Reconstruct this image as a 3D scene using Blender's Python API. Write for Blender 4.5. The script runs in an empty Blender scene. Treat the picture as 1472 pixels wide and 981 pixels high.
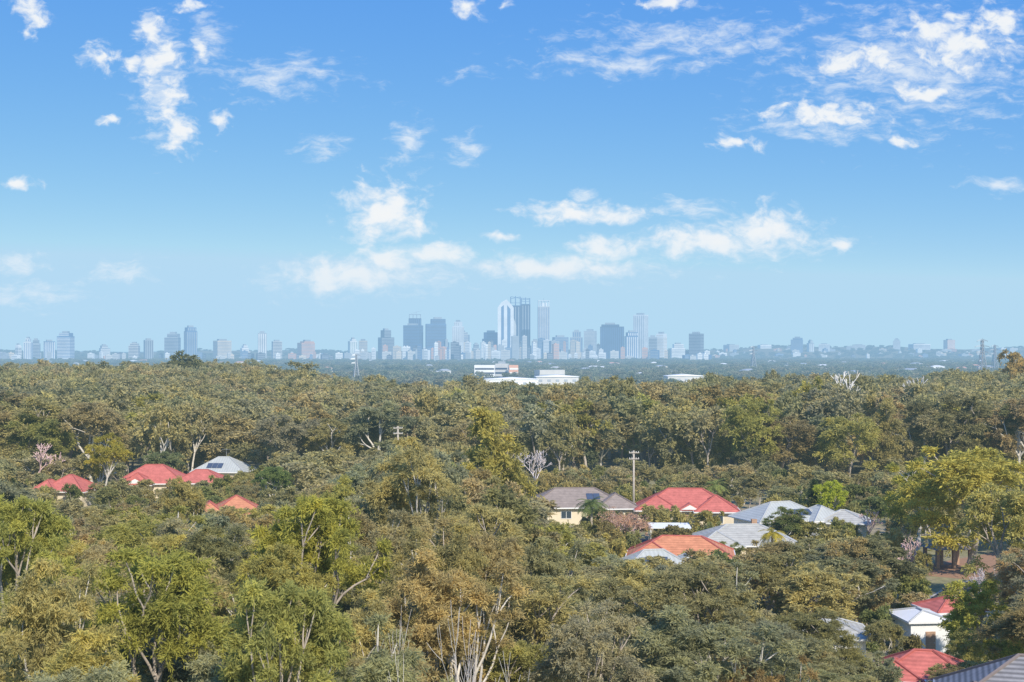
import bpy, math, random
import numpy as np
from mathutils import Vector
F=2044.0; CX=736.0; HY=505.0; CZ=27.0
PI=math.pi
S=bpy.context.scene; COL=S.collection
rnd=random.Random(7)
def ss(a,b,x):
    t=min(1,max(0,(x-a)/(b-a))); return t*t*(3-2*t)
def G(x,y):
    p=x/max(y,1.0)
    z=0.0
    z+=4.5*ss(-0.08,-0.25,p)*ss(350,800,y)+3.0*ss(0.22,0.36,p)*ss(300,700,y)
    z+=(1.2*math.sin(x*.021+1)*math.cos(y*.017))*ss(290,420,y)
    z*=1-ss(1050,1700,y)
    z-=20*ss(1050,1700,y)
    top=44+26*ss(0.02,0.2,p)+8*math.sin(p*31+1)+5*math.sin(p*77)+2.5*math.sin(p*190)
    z+=top*ss(7300,9300,y)
    return z
def W(px,d): return (px-CX)/F*d
def Zp(py,d): return CZ-(py-HY)*d/F
# ---------------------------------------------------------------- nodes
def N(nt,t,ins=None,**kw):
    n=nt.nodes.new(t)
    for k,v in kw.items(): setattr(n,k,v)
    if ins:
        for k,v in ins.items():
            s=n.inputs[k]
            if hasattr(v,'is_output') : nt.links.new(v,s)
            else: s.default_value=v
    return n
def M_(nt,op,a,b=0.0,c=None,clamp=False):
    i={0:a,1:b}
    if c is not None: i[2]=c
    return N(nt,'ShaderNodeMath',i,operation=op,use_clamp=clamp).outputs[0]
HAZE_PAINT=(0.31,0.53,0.76,1)
def painted_haze_out(nt,shader,k=6100.0):  # haze painted into the material: emission mixed in by world Y, no volume
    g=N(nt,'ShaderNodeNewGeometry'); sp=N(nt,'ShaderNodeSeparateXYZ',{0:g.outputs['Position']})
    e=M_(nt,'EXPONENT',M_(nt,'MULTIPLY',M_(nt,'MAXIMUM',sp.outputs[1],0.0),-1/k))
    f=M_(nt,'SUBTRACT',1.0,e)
    em=N(nt,'ShaderNodeEmission',{0:HAZE_PAINT,1:1.0})
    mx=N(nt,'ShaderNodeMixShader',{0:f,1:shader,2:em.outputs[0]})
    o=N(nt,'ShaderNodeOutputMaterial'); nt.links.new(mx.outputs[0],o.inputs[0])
def newmat(name):
    m=bpy.data.materials.new(name); m.use_nodes=True; m.node_tree.nodes.clear()
    m.cycles.emission_sampling='NONE'
    return m,m.node_tree
MATS={}
def flat(name,col,rough=.7,var=.18,scale=.6,haze=True,spec=.3,metal=0,bands=None):
    if name in MATS: return MATS[name]
    m,nt=newmat(name)
    tc=N(nt,'ShaderNodeTexCoord')
    no=N(nt,'ShaderNodeTexNoise',{'Vector':tc.outputs['Object'],'Scale':scale,'Detail':5.0,'Roughness':.65})
    r=N(nt,'ShaderNodeMapRange',{0:no.outputs[0],1:.25,2:.75,3:1-var,4:1+var})
    v=r.outputs[0]
    if bands:
        sp=N(nt,'ShaderNodeSeparateXYZ',{0:tc.outputs['Object']})
        w=M_(nt,'SINE',M_(nt,'MULTIPLY',sp.outputs[bands[0]],2*PI/bands[1]))
        v=M_(nt,'MULTIPLY',v,M_(nt,'MULTIPLY_ADD',w,bands[2],1.0))
    c=N(nt,'ShaderNodeVectorMath',{0:col[:3],'Scale':v},operation='SCALE')
    b=N(nt,'ShaderNodeBsdfPrincipled',{'Base Color':c.outputs[0],'Roughness':rough,'Metallic':metal})
    b.inputs['Specular IOR Level'].default_value=spec
    if haze: painted_haze_out(nt,b.outputs[0])
    else:
        o=N(nt,'ShaderNodeOutputMaterial'); nt.links.new(b.outputs[0],o.inputs[0])
    MATS[name]=m; return m
def leafmat(name,cols,trans=.42):
    m,nt=newmat(name)
    oi=N(nt,'ShaderNodeObjectInfo')
    at=N(nt,'ShaderNodeAttribute',attribute_name='tint')
    rp=N(nt,'ShaderNodeValToRGB',{0:oi.outputs['Random']})
    el=rp.color_ramp.elements
    el[0].position=0; el[0].color=(*cols[0],1); el[1].position=1; el[1].color=(*cols[-1],1)
    for i,c in enumerate(cols[1:-1]):
        e=el.new((i+1)/(len(cols)-1)); e.color=(*c,1)
    f=at.outputs['Fac']
    sc=N(nt,'ShaderNodeMapRange',{0:f,1:0.0,2:1.0,3:.66,4:1.38})
    a=N(nt,'ShaderNodeVectorMath',{0:rp.outputs[0],'Scale':sc.outputs[0]},operation='SCALE')
    ye=N(nt,'ShaderNodeMix',{0:f,6:(.95,1.0,1.12,1),7:(1.09,1.02,.80,1)},data_type='RGBA')
    b_=N(nt,'ShaderNodeVectorMath',{0:a.outputs[0],1:ye.outputs[2]},operation='MULTIPLY')
    c=N(nt,'ShaderNodeVectorMath',{0:b_.outputs[0],1:oi.outputs['Color']},operation='MULTIPLY')
    p=N(nt,'ShaderNodeBsdfDiffuse',{'Color':c.outputs[0]})
    t=N(nt,'ShaderNodeBsdfTranslucent',{0:c.outputs[0]})
    mx=N(nt,'ShaderNodeMixShader',{0:trans,1:p.outputs[0],2:t.outputs[0]})
    painted_haze_out(nt,mx.outputs[0]); return m
LEAF=leafmat('eucalypt_foliage',[(.40,.35,.155),(.50,.43,.19),(.35,.345,.18),(.52,.425,.22),(.33,.305,.14),(.47,.42,.23)])
DENSE=leafmat('plain_foliage',[(.22,.26,.18),(.29,.31,.21),(.32,.30,.21),(.18,.22,.15)])  # base colours lightened to stand in for thicker haze over the plain
BARK=flat('gum_bark',(.42,.36,.30),.85,.35,1.5)
PALEBARK=flat('pale_bark',(.60,.55,.48),.85,.25,2.0)
DEADWOOD=flat('bleached_wood',(.76,.72,.67),.85,.2,2.0)
PINKTWIG=flat('pinkish_twigs',(.68,.47,.43),.85,.2,2.0)
GREYTWIG=flat('grey_twigs',(.68,.60,.58),.85,.2,2.0)
DARKTWIG=flat('brownish_twigs',(.58,.51,.45),.85,.25,2.0)
# ---------------------------------------------------------------- mesh helpers
class MB:
    def __init__(s): s.v=[]; s.f=[]
    def add(s,vs,fs):
        o=len(s.v); s.v+= [tuple(v) for v in vs]; s.f+=[tuple(o+i for i in f) for f in fs]; return s
    def box(s,x0,x1,y0,y1,z0,z1):
        return s.add([(x0,y0,z0),(x1,y0,z0),(x1,y1,z0),(x0,y1,z0),(x0,y0,z1),(x1,y0,z1),(x1,y1,z1),(x0,y1,z1)],
              [(0,3,2,1),(4,5,6,7),(0,1,5,4),(1,2,6,5),(2,3,7,6),(3,0,4,7)])
    def tube(s,a,b,r0,r1,n=6,caps=True):
        a=Vector(a); b=Vector(b); d=(b-a)
        if d.length<1e-6: return s
        d.normalize(); u=d.orthogonal().normalized(); w=d.cross(u)
        vs=[]
        for c,r in((a,r0),(b,r1)):
            for i in range(n):
                t=2*PI*i/n; vs.append(c+u*(r*math.cos(t))+w*(r*math.sin(t)))
        fs=[(i,(i+1)%n,n+(i+1)%n,n+i) for i in range(n)]
        if caps: fs+=[tuple(range(n-1,-1,-1)),tuple(range(n,2*n))]
        return s.add(vs,fs)
    def prism(s,poly,y0,y1):
        n=len(poly); vs=[(x,y0,z) for x,z in poly]+[(x,y1,z) for x,z in poly]
        fs=[tuple(range(n)),tuple(range(2*n-1,n-1,-1))]+[(i,n+i,n+(i+1)%n,(i+1)%n) for i in range(n)]
        return s.add(vs,fs)
    def hip(s,cx,cy,w,d,z0,h,th=.12):
        x0,x1,y0,y1=cx-w/2,cx+w/2,cy-d/2,cy+d/2
        if w>=d: r0=(x0+d/2*.98,cy,z0+h); r1=(x1-d/2*.98,cy,z0+h)
        else: r0=(cx,y0+w/2*.98,z0+h); r1=(cx,y1-w/2*.98,z0+h)
        vs=[(x0,y0,z0),(x1,y0,z0),(x1,y1,z0),(x0,y1,z0),r0,r1]
        if w>=d: fs=[(0,1,5,4),(1,2,5),(2,3,4,5),(3,0,4),(0,3,2,1)]
        else: fs=[(0,1,4),(1,2,5,4),(2,3,5),(3,0,4,5),(0,3,2,1)]
        s.add(vs,fs)
        return [(vs[a],vs[b]) for a,b in (((0,4),(3,4),(1,5),(2,5),(4,5)) if w>=d else ((0,4),(1,4),(2,5),(3,5),(4,5)))]
    def mesh(s,name,mat,smooth=False):
        me=bpy.data.meshes.new(name); me.from_pydata(s.v,[],s.f); me.update()
        if smooth: me.polygons.foreach_set('use_smooth',[True]*len(me.polygons))
        me.materials.append(mat); return me
    def obj(s,name,mat,parent=None,smooth=False):
        o=bpy.data.objects.new(name,s.mesh(name,mat,smooth)); COL.objects.link(o)
        if parent: o.parent=parent
        return o
def tag(o,label,cat,group=None,kind=None):
    o['label']=label; o['category']=cat
    if group: o['group']=group
    if kind: o['kind']=kind
    return o
def empty(name,loc,label,cat,rz=0,group=None,scale=(1,1,1)):
    o=bpy.data.objects.new(name,None); COL.objects.link(o); o.location=loc; o.rotation_euler=(0,0,rz); o.scale=scale
    o.empty_display_size=.5
    return tag(o,label,cat,group)
def child(name,me,parent,color=None):
    o=bpy.data.objects.new(name,me); COL.objects.link(o); o.parent=parent
    if color: o.color=(*color,1)
    return o
def npmesh(name,V,nq,mats,tint=None,extra=None,smooth=False):
    me=bpy.data.meshes.new(name)
    nv=len(V); ev=0; ef=[]
    if extra: ev=len(extra[0]); ef=extra[1]
    me.vertices.add(nv+ev)
    co=V.ravel() if not extra else np.concatenate([V.ravel(),np.array(extra[0]).ravel()])
    me.vertices.foreach_set('co',co.astype(np.float32))
    idx=np.arange(nv); 
    if ef: idx=np.concatenate([idx,np.array(ef).ravel()+nv])
    n=len(idx)//4
    me.loops.add(len(idx)); me.loops.foreach_set('vertex_index',idx.astype(np.int32))
    me.polygons.add(n); me.polygons.foreach_set('loop_start',(np.arange(n)*4).astype(np.int32))
    if ef:
        mi=np.zeros(n,dtype=np.int32); mi[nq:]=1; 
    for m in mats: me.materials.append(m)
    if ef: me.polygons.foreach_set('material_index',mi)
    me.update(calc_edges=True)
    a=me.attributes.new('tint','FLOAT','POINT')
    t=np.zeros(nv+ev,dtype=np.float32); t[:nv]=tint; a.data.foreach_set('value',t)
    return me
def nrm(a): return a/np.maximum(np.linalg.norm(a,axis=-1,keepdims=True),1e-9)
# ---------------------------------------------------------------- trees
def skeleton(rng,H,Wd,depth=3,tf=.33,r0=.28,first=4,zmin=.0):
    segs=[];terms=[]
    def grow(p,d,l,r,k):
        n=3;q=p
        for i in range(n):
            d=nrm(d+rng.normal(0,.13,3)+np.array([0,0,.05])); q2=q+d*l/n
            segs.append((q,q2,r*(1-.11*i),r*(1-.11*(i+1)),k)); q=q2
        if k==0: terms.append(q); return
        if k==1: terms.append(q+rng.normal(0,.4,3))
        m=first if k==depth else int(rng.integers(2,4))
        az=rng.uniform(0,2*PI)
        u=nrm(np.cross(d,rng.normal(0,1,3))); w=np.cross(d,u)
        for j in range(m):
            a=az+2*PI*j/m+rng.normal(0,.35); sp=rng.uniform(.3,.75)
            c=nrm(d*math.cos(sp)+(u*math.cos(a)+w*math.sin(a))*math.sin(sp)+np.array([0,0,.2]))
            grow(q,c,l*rng.uniform(.55,.85),r*.6,k-1)
    grow(np.zeros(3),nrm(np.array([rng.normal(0,.07),rng.normal(0,.07),1])),tf*H,r0,depth)
    T=np.array(terms); zs=H*.93/T[:,2].max(); R=np.sort(np.hypot(T[:,0],T[:,1]))[int(len(T)*.9)]; xs=Wd*.42/R
    sc=np.array([xs,xs,zs])
    segs=[(a*sc,b*sc,c,d,k) for a,b,c,d,k in segs]
    return segs,T*sc
def foliage(rng,C,R,ntw,per,L,Wl,droop=.5,upb=.5,flat=1.05,axis=None):
    k=len(C)
    D=nrm(rng.normal(0,1,(k,ntw,3))+np.array([0,0,upb]))*np.array([1,1,flat])
    if axis is not None: D=nrm(D+axis[:,None,:]*.75)
    ln=rng.uniform(.45,1.3,(k,ntw,1))*R[:,None,None]
    t=rng.uniform(.15,1,(k,ntw,per,1))
    sag=np.array([0,0,-.45])*(t**2)*ln[:,:,None,:]
    P=C[:,None,None,:]+(D*ln)[:,:,None,:]*t+sag+rng.normal(0,1,(k,ntw,per,3))*(R[:,None,None,None]*.06)
    A=nrm(D[:,:,None,:]*.6+rng.normal(0,.5,(k,ntw,per,3))+np.array([0,0,-droop]))
    tw=rng.uniform(0,1,(k,1,1))*.5+rng.uniform(0,1,(k,ntw,1))*.38+rng.uniform(0,1,(k,ntw,per))*.12
    P=P.reshape(-1,3);A=A.reshape(-1,3);tw=tw.reshape(-1); n=len(P)
    sd=nrm(np.cross(A,rng.normal(0,1,(n,3)))); s=rng.uniform(.7,1.3,(n,1))
    V=np.stack([P,P+A*L*s*.5+sd*Wl*s*.5,P+A*L*s,P+A*L*s*.5-sd*Wl*s*.5],1).reshape(-1,3)
    return V,n,np.repeat(tw,4)
def crown_terms(rng,T,H,Wd,nex,lo=.38,nl=7,lr=1.0):
    ex=[]
    lobes=[]
    for i in range(nl):
        v=nrm(rng.normal(0,1,3)+np.array([0,0,.2])); r=rng.uniform(.15,.24)*Wd*lr
        lobes.append((np.array([v[0]*Wd*.29,v[1]*Wd*.29,H*(lo+1)/2+v[2]*H*(1-lo)/2*.70]),r,rng.uniform(1.0,1.7)))
    while len(ex)<nex:
        c,r,sz=lobes[int(rng.integers(0,nl))]
        v=nrm(rng.normal(0,1,3)+np.array([0,0,.25])); ex.append(c+v*r*rng.uniform(.4,1)*np.array([1,1,sz]))
    E_=np.array(ex); E_[:,2]=np.minimum(E_[:,2],H*.99)
    return np.vstack([T,E_]) if nex else T
def trunkmesh(segs,mat,n=6,mink=0,rs=1):
    mb=MB()
    for a,b,r0,r1,k in segs:
        if k>=mink: mb.tube(a,b,r0*rs,r1*rs,n if k>1 else 4,False)
    return mb.mesh('trunk',mat,True)
def gumproto(seed,H,Wd,nex,ntw,per,L,Wl,cr,depth=3,lo=.38,joined=False,bark=None,mink=0,leaf=None,tf=.33,r0=.25,cap=130,nl=7,lr=1.0):
    rng=np.random.default_rng(seed)
    segs,T=skeleton(rng,H,Wd,depth,tf=tf,r0=r0)
    C=crown_terms(rng,T,H,Wd,nex,lo,nl,lr)
    if len(C)>cap: C=C[rng.permutation(len(C))[:cap]]
    R=rng.uniform(.6,1.4,len(C))*cr
    ax=nrm(C-np.array([0,0,H*(lo+.75)/2]))
    V,n,t=foliage(rng,C,R,ntw,per,L,Wl,axis=ax)
    leaf=leaf or LEAF; bark=bark or BARK
    if joined:
        mb=MB()
        for a,b,r0_,r1_,k in segs:
            if k>=1: mb.tube(a,b,r0_*1.2,r1_*1.2,4,False)
        me=npmesh('canopy_tree',V,n,[leaf,bark],t,(mb.v,mb.f)); return me
    return (trunkmesh(segs,bark,6,mink),npmesh('crown',V,n,[leaf],t),H,Wd)
NEAR=[gumproto(10+i,17,9,[105,80,130,85,110][i],32,18,.26,.055,[.85,.8,.9,.8,.9][i],lo=[.2,.32,.10,.28,.18][i],bark=[BARK,PALEBARK,BARK,PALEBARK,PALEBARK][i],cap=200,nl=[11,10,14,10,12][i],lr=.85) for i in range(5)]
MID=[gumproto(30+i,14,8.5,[70,48,85,52,75,60][i],22,12,.36,.105,[.9,.82,.95,.85,.98,.88][i],lo=[.20,.34,.10,.30,.16,.24][i],bark=[BARK,PALEBARK,BARK,PALEBARK,BARK,PALEBARK][i],nl=10,lr=.9,cap=140) for i in range(6)]
FAR=[gumproto(50+i,14,9,[40,24,46,30,42,34][i],15,7,.54,.21,[1.05,.95,1.1,1.0,1.15,1.0][i],lo=[.22,.34,.15,.30,.2,.25][i],mink=1,bark=[BARK,PALEBARK,BARK,BARK,PALEBARK,BARK][i]) for i in range(6)]
FARJ=[gumproto(70+i,14,9,[42,24,50,32,46,36,30,22][i],13,5,.64,.27,[1.1,.95,1.15,1.05,1.2,1.1,1.0,.95][i],lo=[.2,.32,.12,.28,.18,.25,.25,.34][i],joined=True,cap=105,bark=[BARK,PALEBARK,BARK,BARK,PALEBARK,BARK,BARK,PALEBARK][i]) for i in range(8)]
PLAINJ=[gumproto(90+i,13,15,25,6,3,2.2,1.4,2.0,depth=2,lo=.1,joined=True,leaf=DENSE) for i in range(4)]
SHR=[gumproto(130+i,3,3.6,26,16,8,.26,.12,.5,depth=2,lo=.02,r0=.06,tf=.15) for i in range(4)]
def bareproto(seed,H,Wd,mat,depth=5,tf=.22,r0=.16,tk=.03,first=4):
    rng=np.random.default_rng(seed); segs,T=skeleton(rng,H,Wd,depth,tf=tf,r0=r0,first=first)
    a=MB();b=MB()
    for p,q,r0_,r1_,k in segs:
        (a if k>=depth-1 else b).tube(p,q,max(r0_,tk),max(r1_,tk*.8),5 if k>2 else 3,False)
    return (a.mesh('trunk',mat,True),b.mesh('branches',mat,True),H,Wd)
BARE={'pale':bareproto(101,12,7,DEADWOOD,4,tk=.06,r0=.25),'grey':bareproto(102,8,7,GREYTWIG,5,tk=.04),'pink':bareproto(103,8,7,PINKTWIG,5,tk=.045),'tall':bareproto(104,14,6,DARKTWIG,4,tf=.42,r0=.10,tk=.016,first=3),'tall2':bareproto(109,14,6,PALEBARK,4,tf=.45,r0=.10,tk=.017,first=2)}
def place_tree(name,proto,px,d,H,Wd,label,cat,color=(1,1,1),group=None,parts=('trunk','crown'),rz=None,x=None):
    x=W(px,d) if x is None else x
    r=empty(name,(x,d,G(x,d)-.15),label,cat,rnd.uniform(0,6.28) if rz is None else rz,group,(Wd/proto[3],Wd/proto[3],H/proto[2]))
    child(parts[0],proto[0],r); child(parts[1],proto[1],r,color)
    return r
def toptree(ptop,d): return CZ-(ptop-HY)*d/F
YG=(1.08,1.17,.60);OL=(1.0,1.0,.95);GG=(.86,.93,1.08);BR=(1.03,.94,.95);DK=(.55,.62,.62);YE=(1.15,1.13,.52);RD=(1.08,.85,.8)
hero=[
(235,748,260,75,NEAR[2],YG,'big yellow green eucalyptus filling the lower left foreground'),
(448,688,210,90,NEAR[0],YG,'tall bright green eucalyptus right of the orange roof, reaching the bottom edge'),
(690,588,135,165,MID[2],(1.1,1.06,.6),'tallest olive yellow gum tree rising above the others at the centre'),
(598,628,170,130,NEAR[4],OL,'tall grey olive gum left of the tallest central tree'),
(560,700,170,105,NEAR[3],OL,'olive gum with loose plumes in the centre left foreground'),
(690,702,190,112,NEAR[2],OL,'broad grey olive gum in front of the tallest central tree'),
(28,690,180,100,NEAR[0],YG,'green gum at the left edge below the reddish bare tree'),
(60,800,220,66,NEAR[4],(.95,1.0,.8),'broad olive gum left of the big yellow green eucalyptus'),
(410,800,240,64,NEAR[0],(1.05,1.1,.65),'green gum at the bottom between the two big eucalyptus crowns'),
(780,770,150,100,NEAR[4],GG,'feathery grey green gum in the foreground right of the centre'),
(150,618,62,255,MID[1],YE,'small yellowish gum with open crown above the left red roofs'),
(258,690,70,165,MID[3],(1.05,1.05,.8),'slim gum standing in front of the left red roofed house'),
(395,668,60,235,MID[5],(.6,.82,.55),'fresh green tree beside the grey roofed house on the left'),
(1388,633,190,172,MID[4],YE,'large golden green gum with pale trunk at the right edge'),
(1318,652,110,188,MID[1],YE,'smaller golden gum left of the large golden green gum'),
(1440,690,130,150,MID[0],(1.05,1.05,.65),'light green gum at the right edge below the golden gum'),
(1240,772,150,150,MID[2],DK,'dark rounded grey green tree right of the grey tiled house'),
(1418,832,120,118,MID[2],(1.0,1.12,.5),'bright yellow green rounded tree at the right above the white walled house'),
(1200,686,54,212,MID[0],(1.0,1.25,.4),'vivid lime green tree beside the conical cypresses'),
(1130,728,66,196,MID[2],(.45,.62,.42),'compact dark green garden tree in front of the pale grey roofs'),
(1098,925,150,78,NEAR[3],RD,'reddish brown foliage tree at the bottom right of centre'),
(1272,888,60,118,MID[5],OL,'olive gum just left of the white walled house at lower right'),
(1250,930,90,98,MID[0],GG,'grey green gum covering the left end of the lower red roof'),
(1388,900,60,114,MID[2],(.95,1.0,.75),'olive tree between the white walled house and the dark corner roof'),
(262,506,60,640,FAR[0],DK,'tallest dark tree breaking the forest skyline on the left'),
(1456,503,50,520,FAR[1],(1.05,.88,.75),'brownish tree breaking the skyline at the right edge'),
(420,518,80,560,FAR[3],OL,'broad crowned gum on the forest skyline left of centre'),
(235,645,60,272,MID[4],(.8,.95,.95),'grey green tree directly behind the left red roofed house'),
(830,595,90,305,MID[4],(.72,.82,.92),'large bluish green gum at the forest edge right of the central gum'),
(1010,600,90,300,MID[2],(.9,.95,.8),'large rounded gum at the forest edge behind the big red roof'),
(1090,640,70,285,MID[0],(.75,.8,.75),'darker gum at the forest edge right of the big red roof'),
(505,600,100,300,MID[4],(.95,.95,.9),'large rounded gum at the forest edge left of the tall central gums'),
]
for px,ty,wp,d,pr,c,l in hero:
    H=toptree(ty,d)-G(W(px,d),d)
    if d>400: H=max(H,20)
    place_tree('gum_tree',pr,px,d,H,wp*d/F*1.05,l,'tree',c)
VIS=[(60,130,698,248),(168,332,699,262),(285,354,688,275),(300,370,734,214),(757,820,720,224),(868,905,716,224),(920,1060,735,222),(1070,1170,735,208),
(1180,1230,740,205),(1000,1140,775,184),(915,1055,784,172),(890,985,803,158),(940,988,764,198),(1294,1350,914,130),(1285,1372,952,108),
(1130,1235,880,122),(1335,1385,884,134),(1380,1500,990,85),(1340,1405,822,190),(1350,1400,846,170),(68,90,746,195),
(1285,1340,822,165),(750,788,690,268),(590,690,930,55),(870,925,778,196),(30,75,690,262)]
FOOT=[]
P_x=[-80,0,60,130,350,400,520,640,740,765,1080,1280,1300,1380,1560]
P_y=[660,668,700,718,708,700,655,618,655,740,755,765,690,665,660]
# ---------------------------------------------------------------- houses
RED=flat('red_tiles',(.52,.155,.125),.8,.28,1.3,bands=(2,.22,.10),spec=.15)
ORG=flat('orange_tiles',(.56,.235,.13),.8,.28,1.3,bands=(2,.22,.10),spec=.15)
BRN=flat('brown_tiles',(.29,.235,.20),.8,.25,1.3,bands=(2,.22,.10))
GRY=flat('grey_tiles',(.42,.41,.37),.75,.2,1.3,bands=(2,.22,.10))
PAL=flat('pale_metal_roof',(.44,.455,.43),.6,.12,.8,bands=(0,.5,.07),spec=.2)
DRK=flat('charcoal_tiles',(.22,.21,.21),.7,.25,1.5,bands=(2,.2,.35))
CREAM=flat('cream_render',(.72,.62,.46),.85,.08,.8)
WHITE=flat('white_paint',(.80,.79,.76),.6,.05,.8)
BRICK=flat('tan_brick',(.42,.27,.18),.85,.15,3,bands=(2,.17,.08))
GLASS=flat('window_glass',(.05,.07,.09),.12,.2,.5,spec=.6)
SOLAR=flat('solar_cells',(.07,.09,.13),.2,.15,1,spec=.6)
METAL=flat('galvanised_metal',(.45,.46,.47),.45,.1,2,metal=.5)
CAPR=flat('red_ridge',(.42,.12,.10),.75,.2,2); CAPG=flat('grey_ridge',(.44,.45,.45),.7,.1,2); CAPB=flat('brown_ridge',(.21,.17,.155),.8,.1,2)
def house(label,px,d,blocks,roof,wall,rz=0,wh=2.6,rh=2.6,solar=None,antenna=False,chimney=False,cap=None,gable=None,cat='house',gut=None,over=.55):
    x=W(px,d)
    r=empty('house',(x,d,0),label,cat,rz)
    for b in blocks:
        c_,s_=math.cos(rz),math.sin(rz)
        for o in ((-.25,0),(.25,0)) if b[2]>b[3] else ((0,0),):
            bx=b[0]+o[0]*b[2]; by=b[1]; FOOT.append((x+bx*c_-by*s_,d+bx*s_+by*c_,max(b[2]*.3,b[3]*.5)))
    mw=MB();mr=MB();mc=MB();mg=MB(); 
    for i,b in enumerate(blocks):
        cx,cy,w,dp=b[:4]; h=b[4] if len(b)>4 else rh
        e=i*.006
        mw.box(cx-w/2,cx+w/2,cy-dp/2,cy+dp/2,-.3,wh-e)
        z0=wh+.06+e
        for a,c in mr.hip(cx,cy,w+2*over,dp+2*over,z0,h): mc.tube((a[0],a[1],a[2]+.03),(c[0],c[1],c[2]+.03),.11,.11,5)
        X0,X1,Y0,Y1=cx-w/2-over,cx+w/2+over,cy-dp/2-over,cy+dp/2+over
        g=.1
        mg.box(X0-g,X1+g,Y0-g,Y0-.003,z0-.16,z0+.02); mg.box(X0-g,X1+g,Y1+.003,Y1+g,z0-.16,z0+.02)
        mg.box(X0-g,X0-.003,Y0+.003,Y1-.003,z0-.16,z0+.02); mg.box(X1+.003,X1+g,Y0+.003,Y1-.003,z0-.16,z0+.02)
    mw.obj('wall',wall,r)
    ro=mr.obj('roof',roof,r); mc.obj('ridge_cap',cap or (CAPR if roof in(RED,ORG) else CAPB if roof in (BRN,DRK) else CAPG),ro)
    mg.obj('gutter',gut or WHITE,r)
    if gable is not None:
        gx,gy,gw,gl=gable
        h=gw*.30; z0=wh+.1
        m=MB(); m.prism([(gx-gw/2-.3,z0),(gx+gw/2+.3,z0),(gx,z0+h+.15)],gy-gl,gy+3.0); o=m.obj('gable_roof',roof,r)
        MB().prism([(gx-gw/2+.25,z0+.12),(gx+gw/2-.25,z0+.12),(gx,z0+h-.12)],gy-gl-.04,gy-gl-.01).obj('gable_panel',WHITE,o)
        for s in(-1,1): MB().box(gx+s*(gw/2-.15)-.12,gx+s*(gw/2-.15)+.12,gy-gl+.1,gy-gl+.34,-.2,z0-.01).obj('post',WHITE,r)
    for i,b in enumerate(blocks):
        cx,cy,w,dp=b[:4]; n=max(1,int(w/3.6))
        for j in range(n):
            wx=cx-w/2+(j+.5)*w/n; yy=cy-dp/2
            if any(k!=i and abs(wx-q[0])<q[2]/2+.6 and q[1]-q[3]/2<yy-.01 and q[1]+q[3]/2>yy-1 for k,q in enumerate(blocks)): continue
            if j==n//2 and i==0:
                dm=MB().box(wx-.45,wx+.45,yy-.06,yy-.004,0,2.05).obj('door',BRICK,r); MB().box(wx+.3,wx+.36,yy-.11,yy-.063,1,1.12).obj('handle',METAL,dm); continue
            m=MB(); a,c,z0,z1=wx-.85,wx+.85,.9,2.1
            m.box(a,c,yy-.07,yy-.004,z0,z0+.07);m.box(a,c,yy-.07,yy-.004,z1-.07,z1);m.box(a,a+.07,yy-.07,yy-.004,z0+.073,z1-.073);m.box(c-.07,c,yy-.07,yy-.004,z0+.073,z1-.073);m.box(wx-.03,wx+.03,yy-.07,yy-.004,z0+.073,z1-.073)
            wo=m.obj('window',WHITE,r); MB().box(a+.075,c-.075,yy-.03,yy-.008,z0+.075,z1-.075).obj('pane',GLASS,wo)
    if chimney: MB().box(1.2,1.9,.2,.8,wh,wh+rh+.7).obj('chimney',BRICK,ro)
    if solar:
        b=blocks[0]; cx,cy,w,dp=b[:4]; h=b[4] if len(b)>4 else rh; hd=dp/2+over
        run=(hd if w>=dp else w/2+over); sl=h/run
        for (u,v,nu,nv) in solar:
            for a in range(nu):
                for c in range(nv):
                    xx=cx+u+a*1.08; y0=cy-hd+(v*run)+c*1.5
                    z0=wh+.06+(y0-(cy-hd))*sl+.10; y1=y0+1.42; z1=z0+1.42*sl
                    MB().add([(xx,y0,z0),(xx+1.02,y0,z0),(xx+1.02,y1,z1),(xx,y1,z1),(xx,y0,z0-.05),(xx+1.02,y0,z0-.05),(xx+1.02,y1,z1-.05),(xx,y1,z1-.05)],
                      [(0,1,2,3),(7,6,5,4),(0,4,5,1),(1,5,6,2),(2,6,7,3),(3,7,4,0)]).obj('solar_panel',SOLAR,r)
    if antenna:
        m=MB(); t=wh+rh; m.tube((.5,0,t-.4),(.5,0,t+1.8),.04,.03,5); m.tube((-.4,0,t+1.6),(1.4,0,t+1.6),.025,.025,4)
        for k in range(6): m.tube((-.35+k*.33,-.45,t+1.6),(-.35+k*.33,.45,t+1.6),.018,.018,4)
        m.obj('antenna',METAL,r)
    return r
house('red hip roofed house with cream walls, largest roof of the left cluster',222,266,[(0,0,12,9,3.1),(9.0,-1,9,7,2.2),(-2,-5,5,5,2.0)],RED,CREAM,.05,rh=3.1,gable=(-2,-7,4,.6))
house('silver grey roofed house with rooftop antenna behind the left red roofs',322,288,[(0,0,10,8)],PAL,CREAM,-.1,wh=2.8,rh=2.7,solar=[(-2.6,.25,3,1)],antenna=True)
FOOT.append((W(318,279),279,5))
house('orange tile roofed house below the left red roofs',340,214,[(0,0,8,8,2.6),(-4,-1,4,6,1.9)],ORG,CREAM,.25,rh=2.6)
house('red roofed house partly behind trees at the far left',102,250,[(0,0,7.5,7,2.6),(-3,-2,4,5,1.9)],RED,CREAM,-.15,rh=2.6)
house('small brick red roof glimpsed below the far left house',78,195,[(0,0,5,5,1.4)],RED,BRICK,.1,wh=2.3,rh=1.4)
house('wide brown tiled house left of the big red roofed house',826,226,[(0,0,15,9,2.6),(6,-3,6,7,2.0)],BRN,CREAM,.08,rh=2.6,solar=[(1.6,.4,2,1)])
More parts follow.
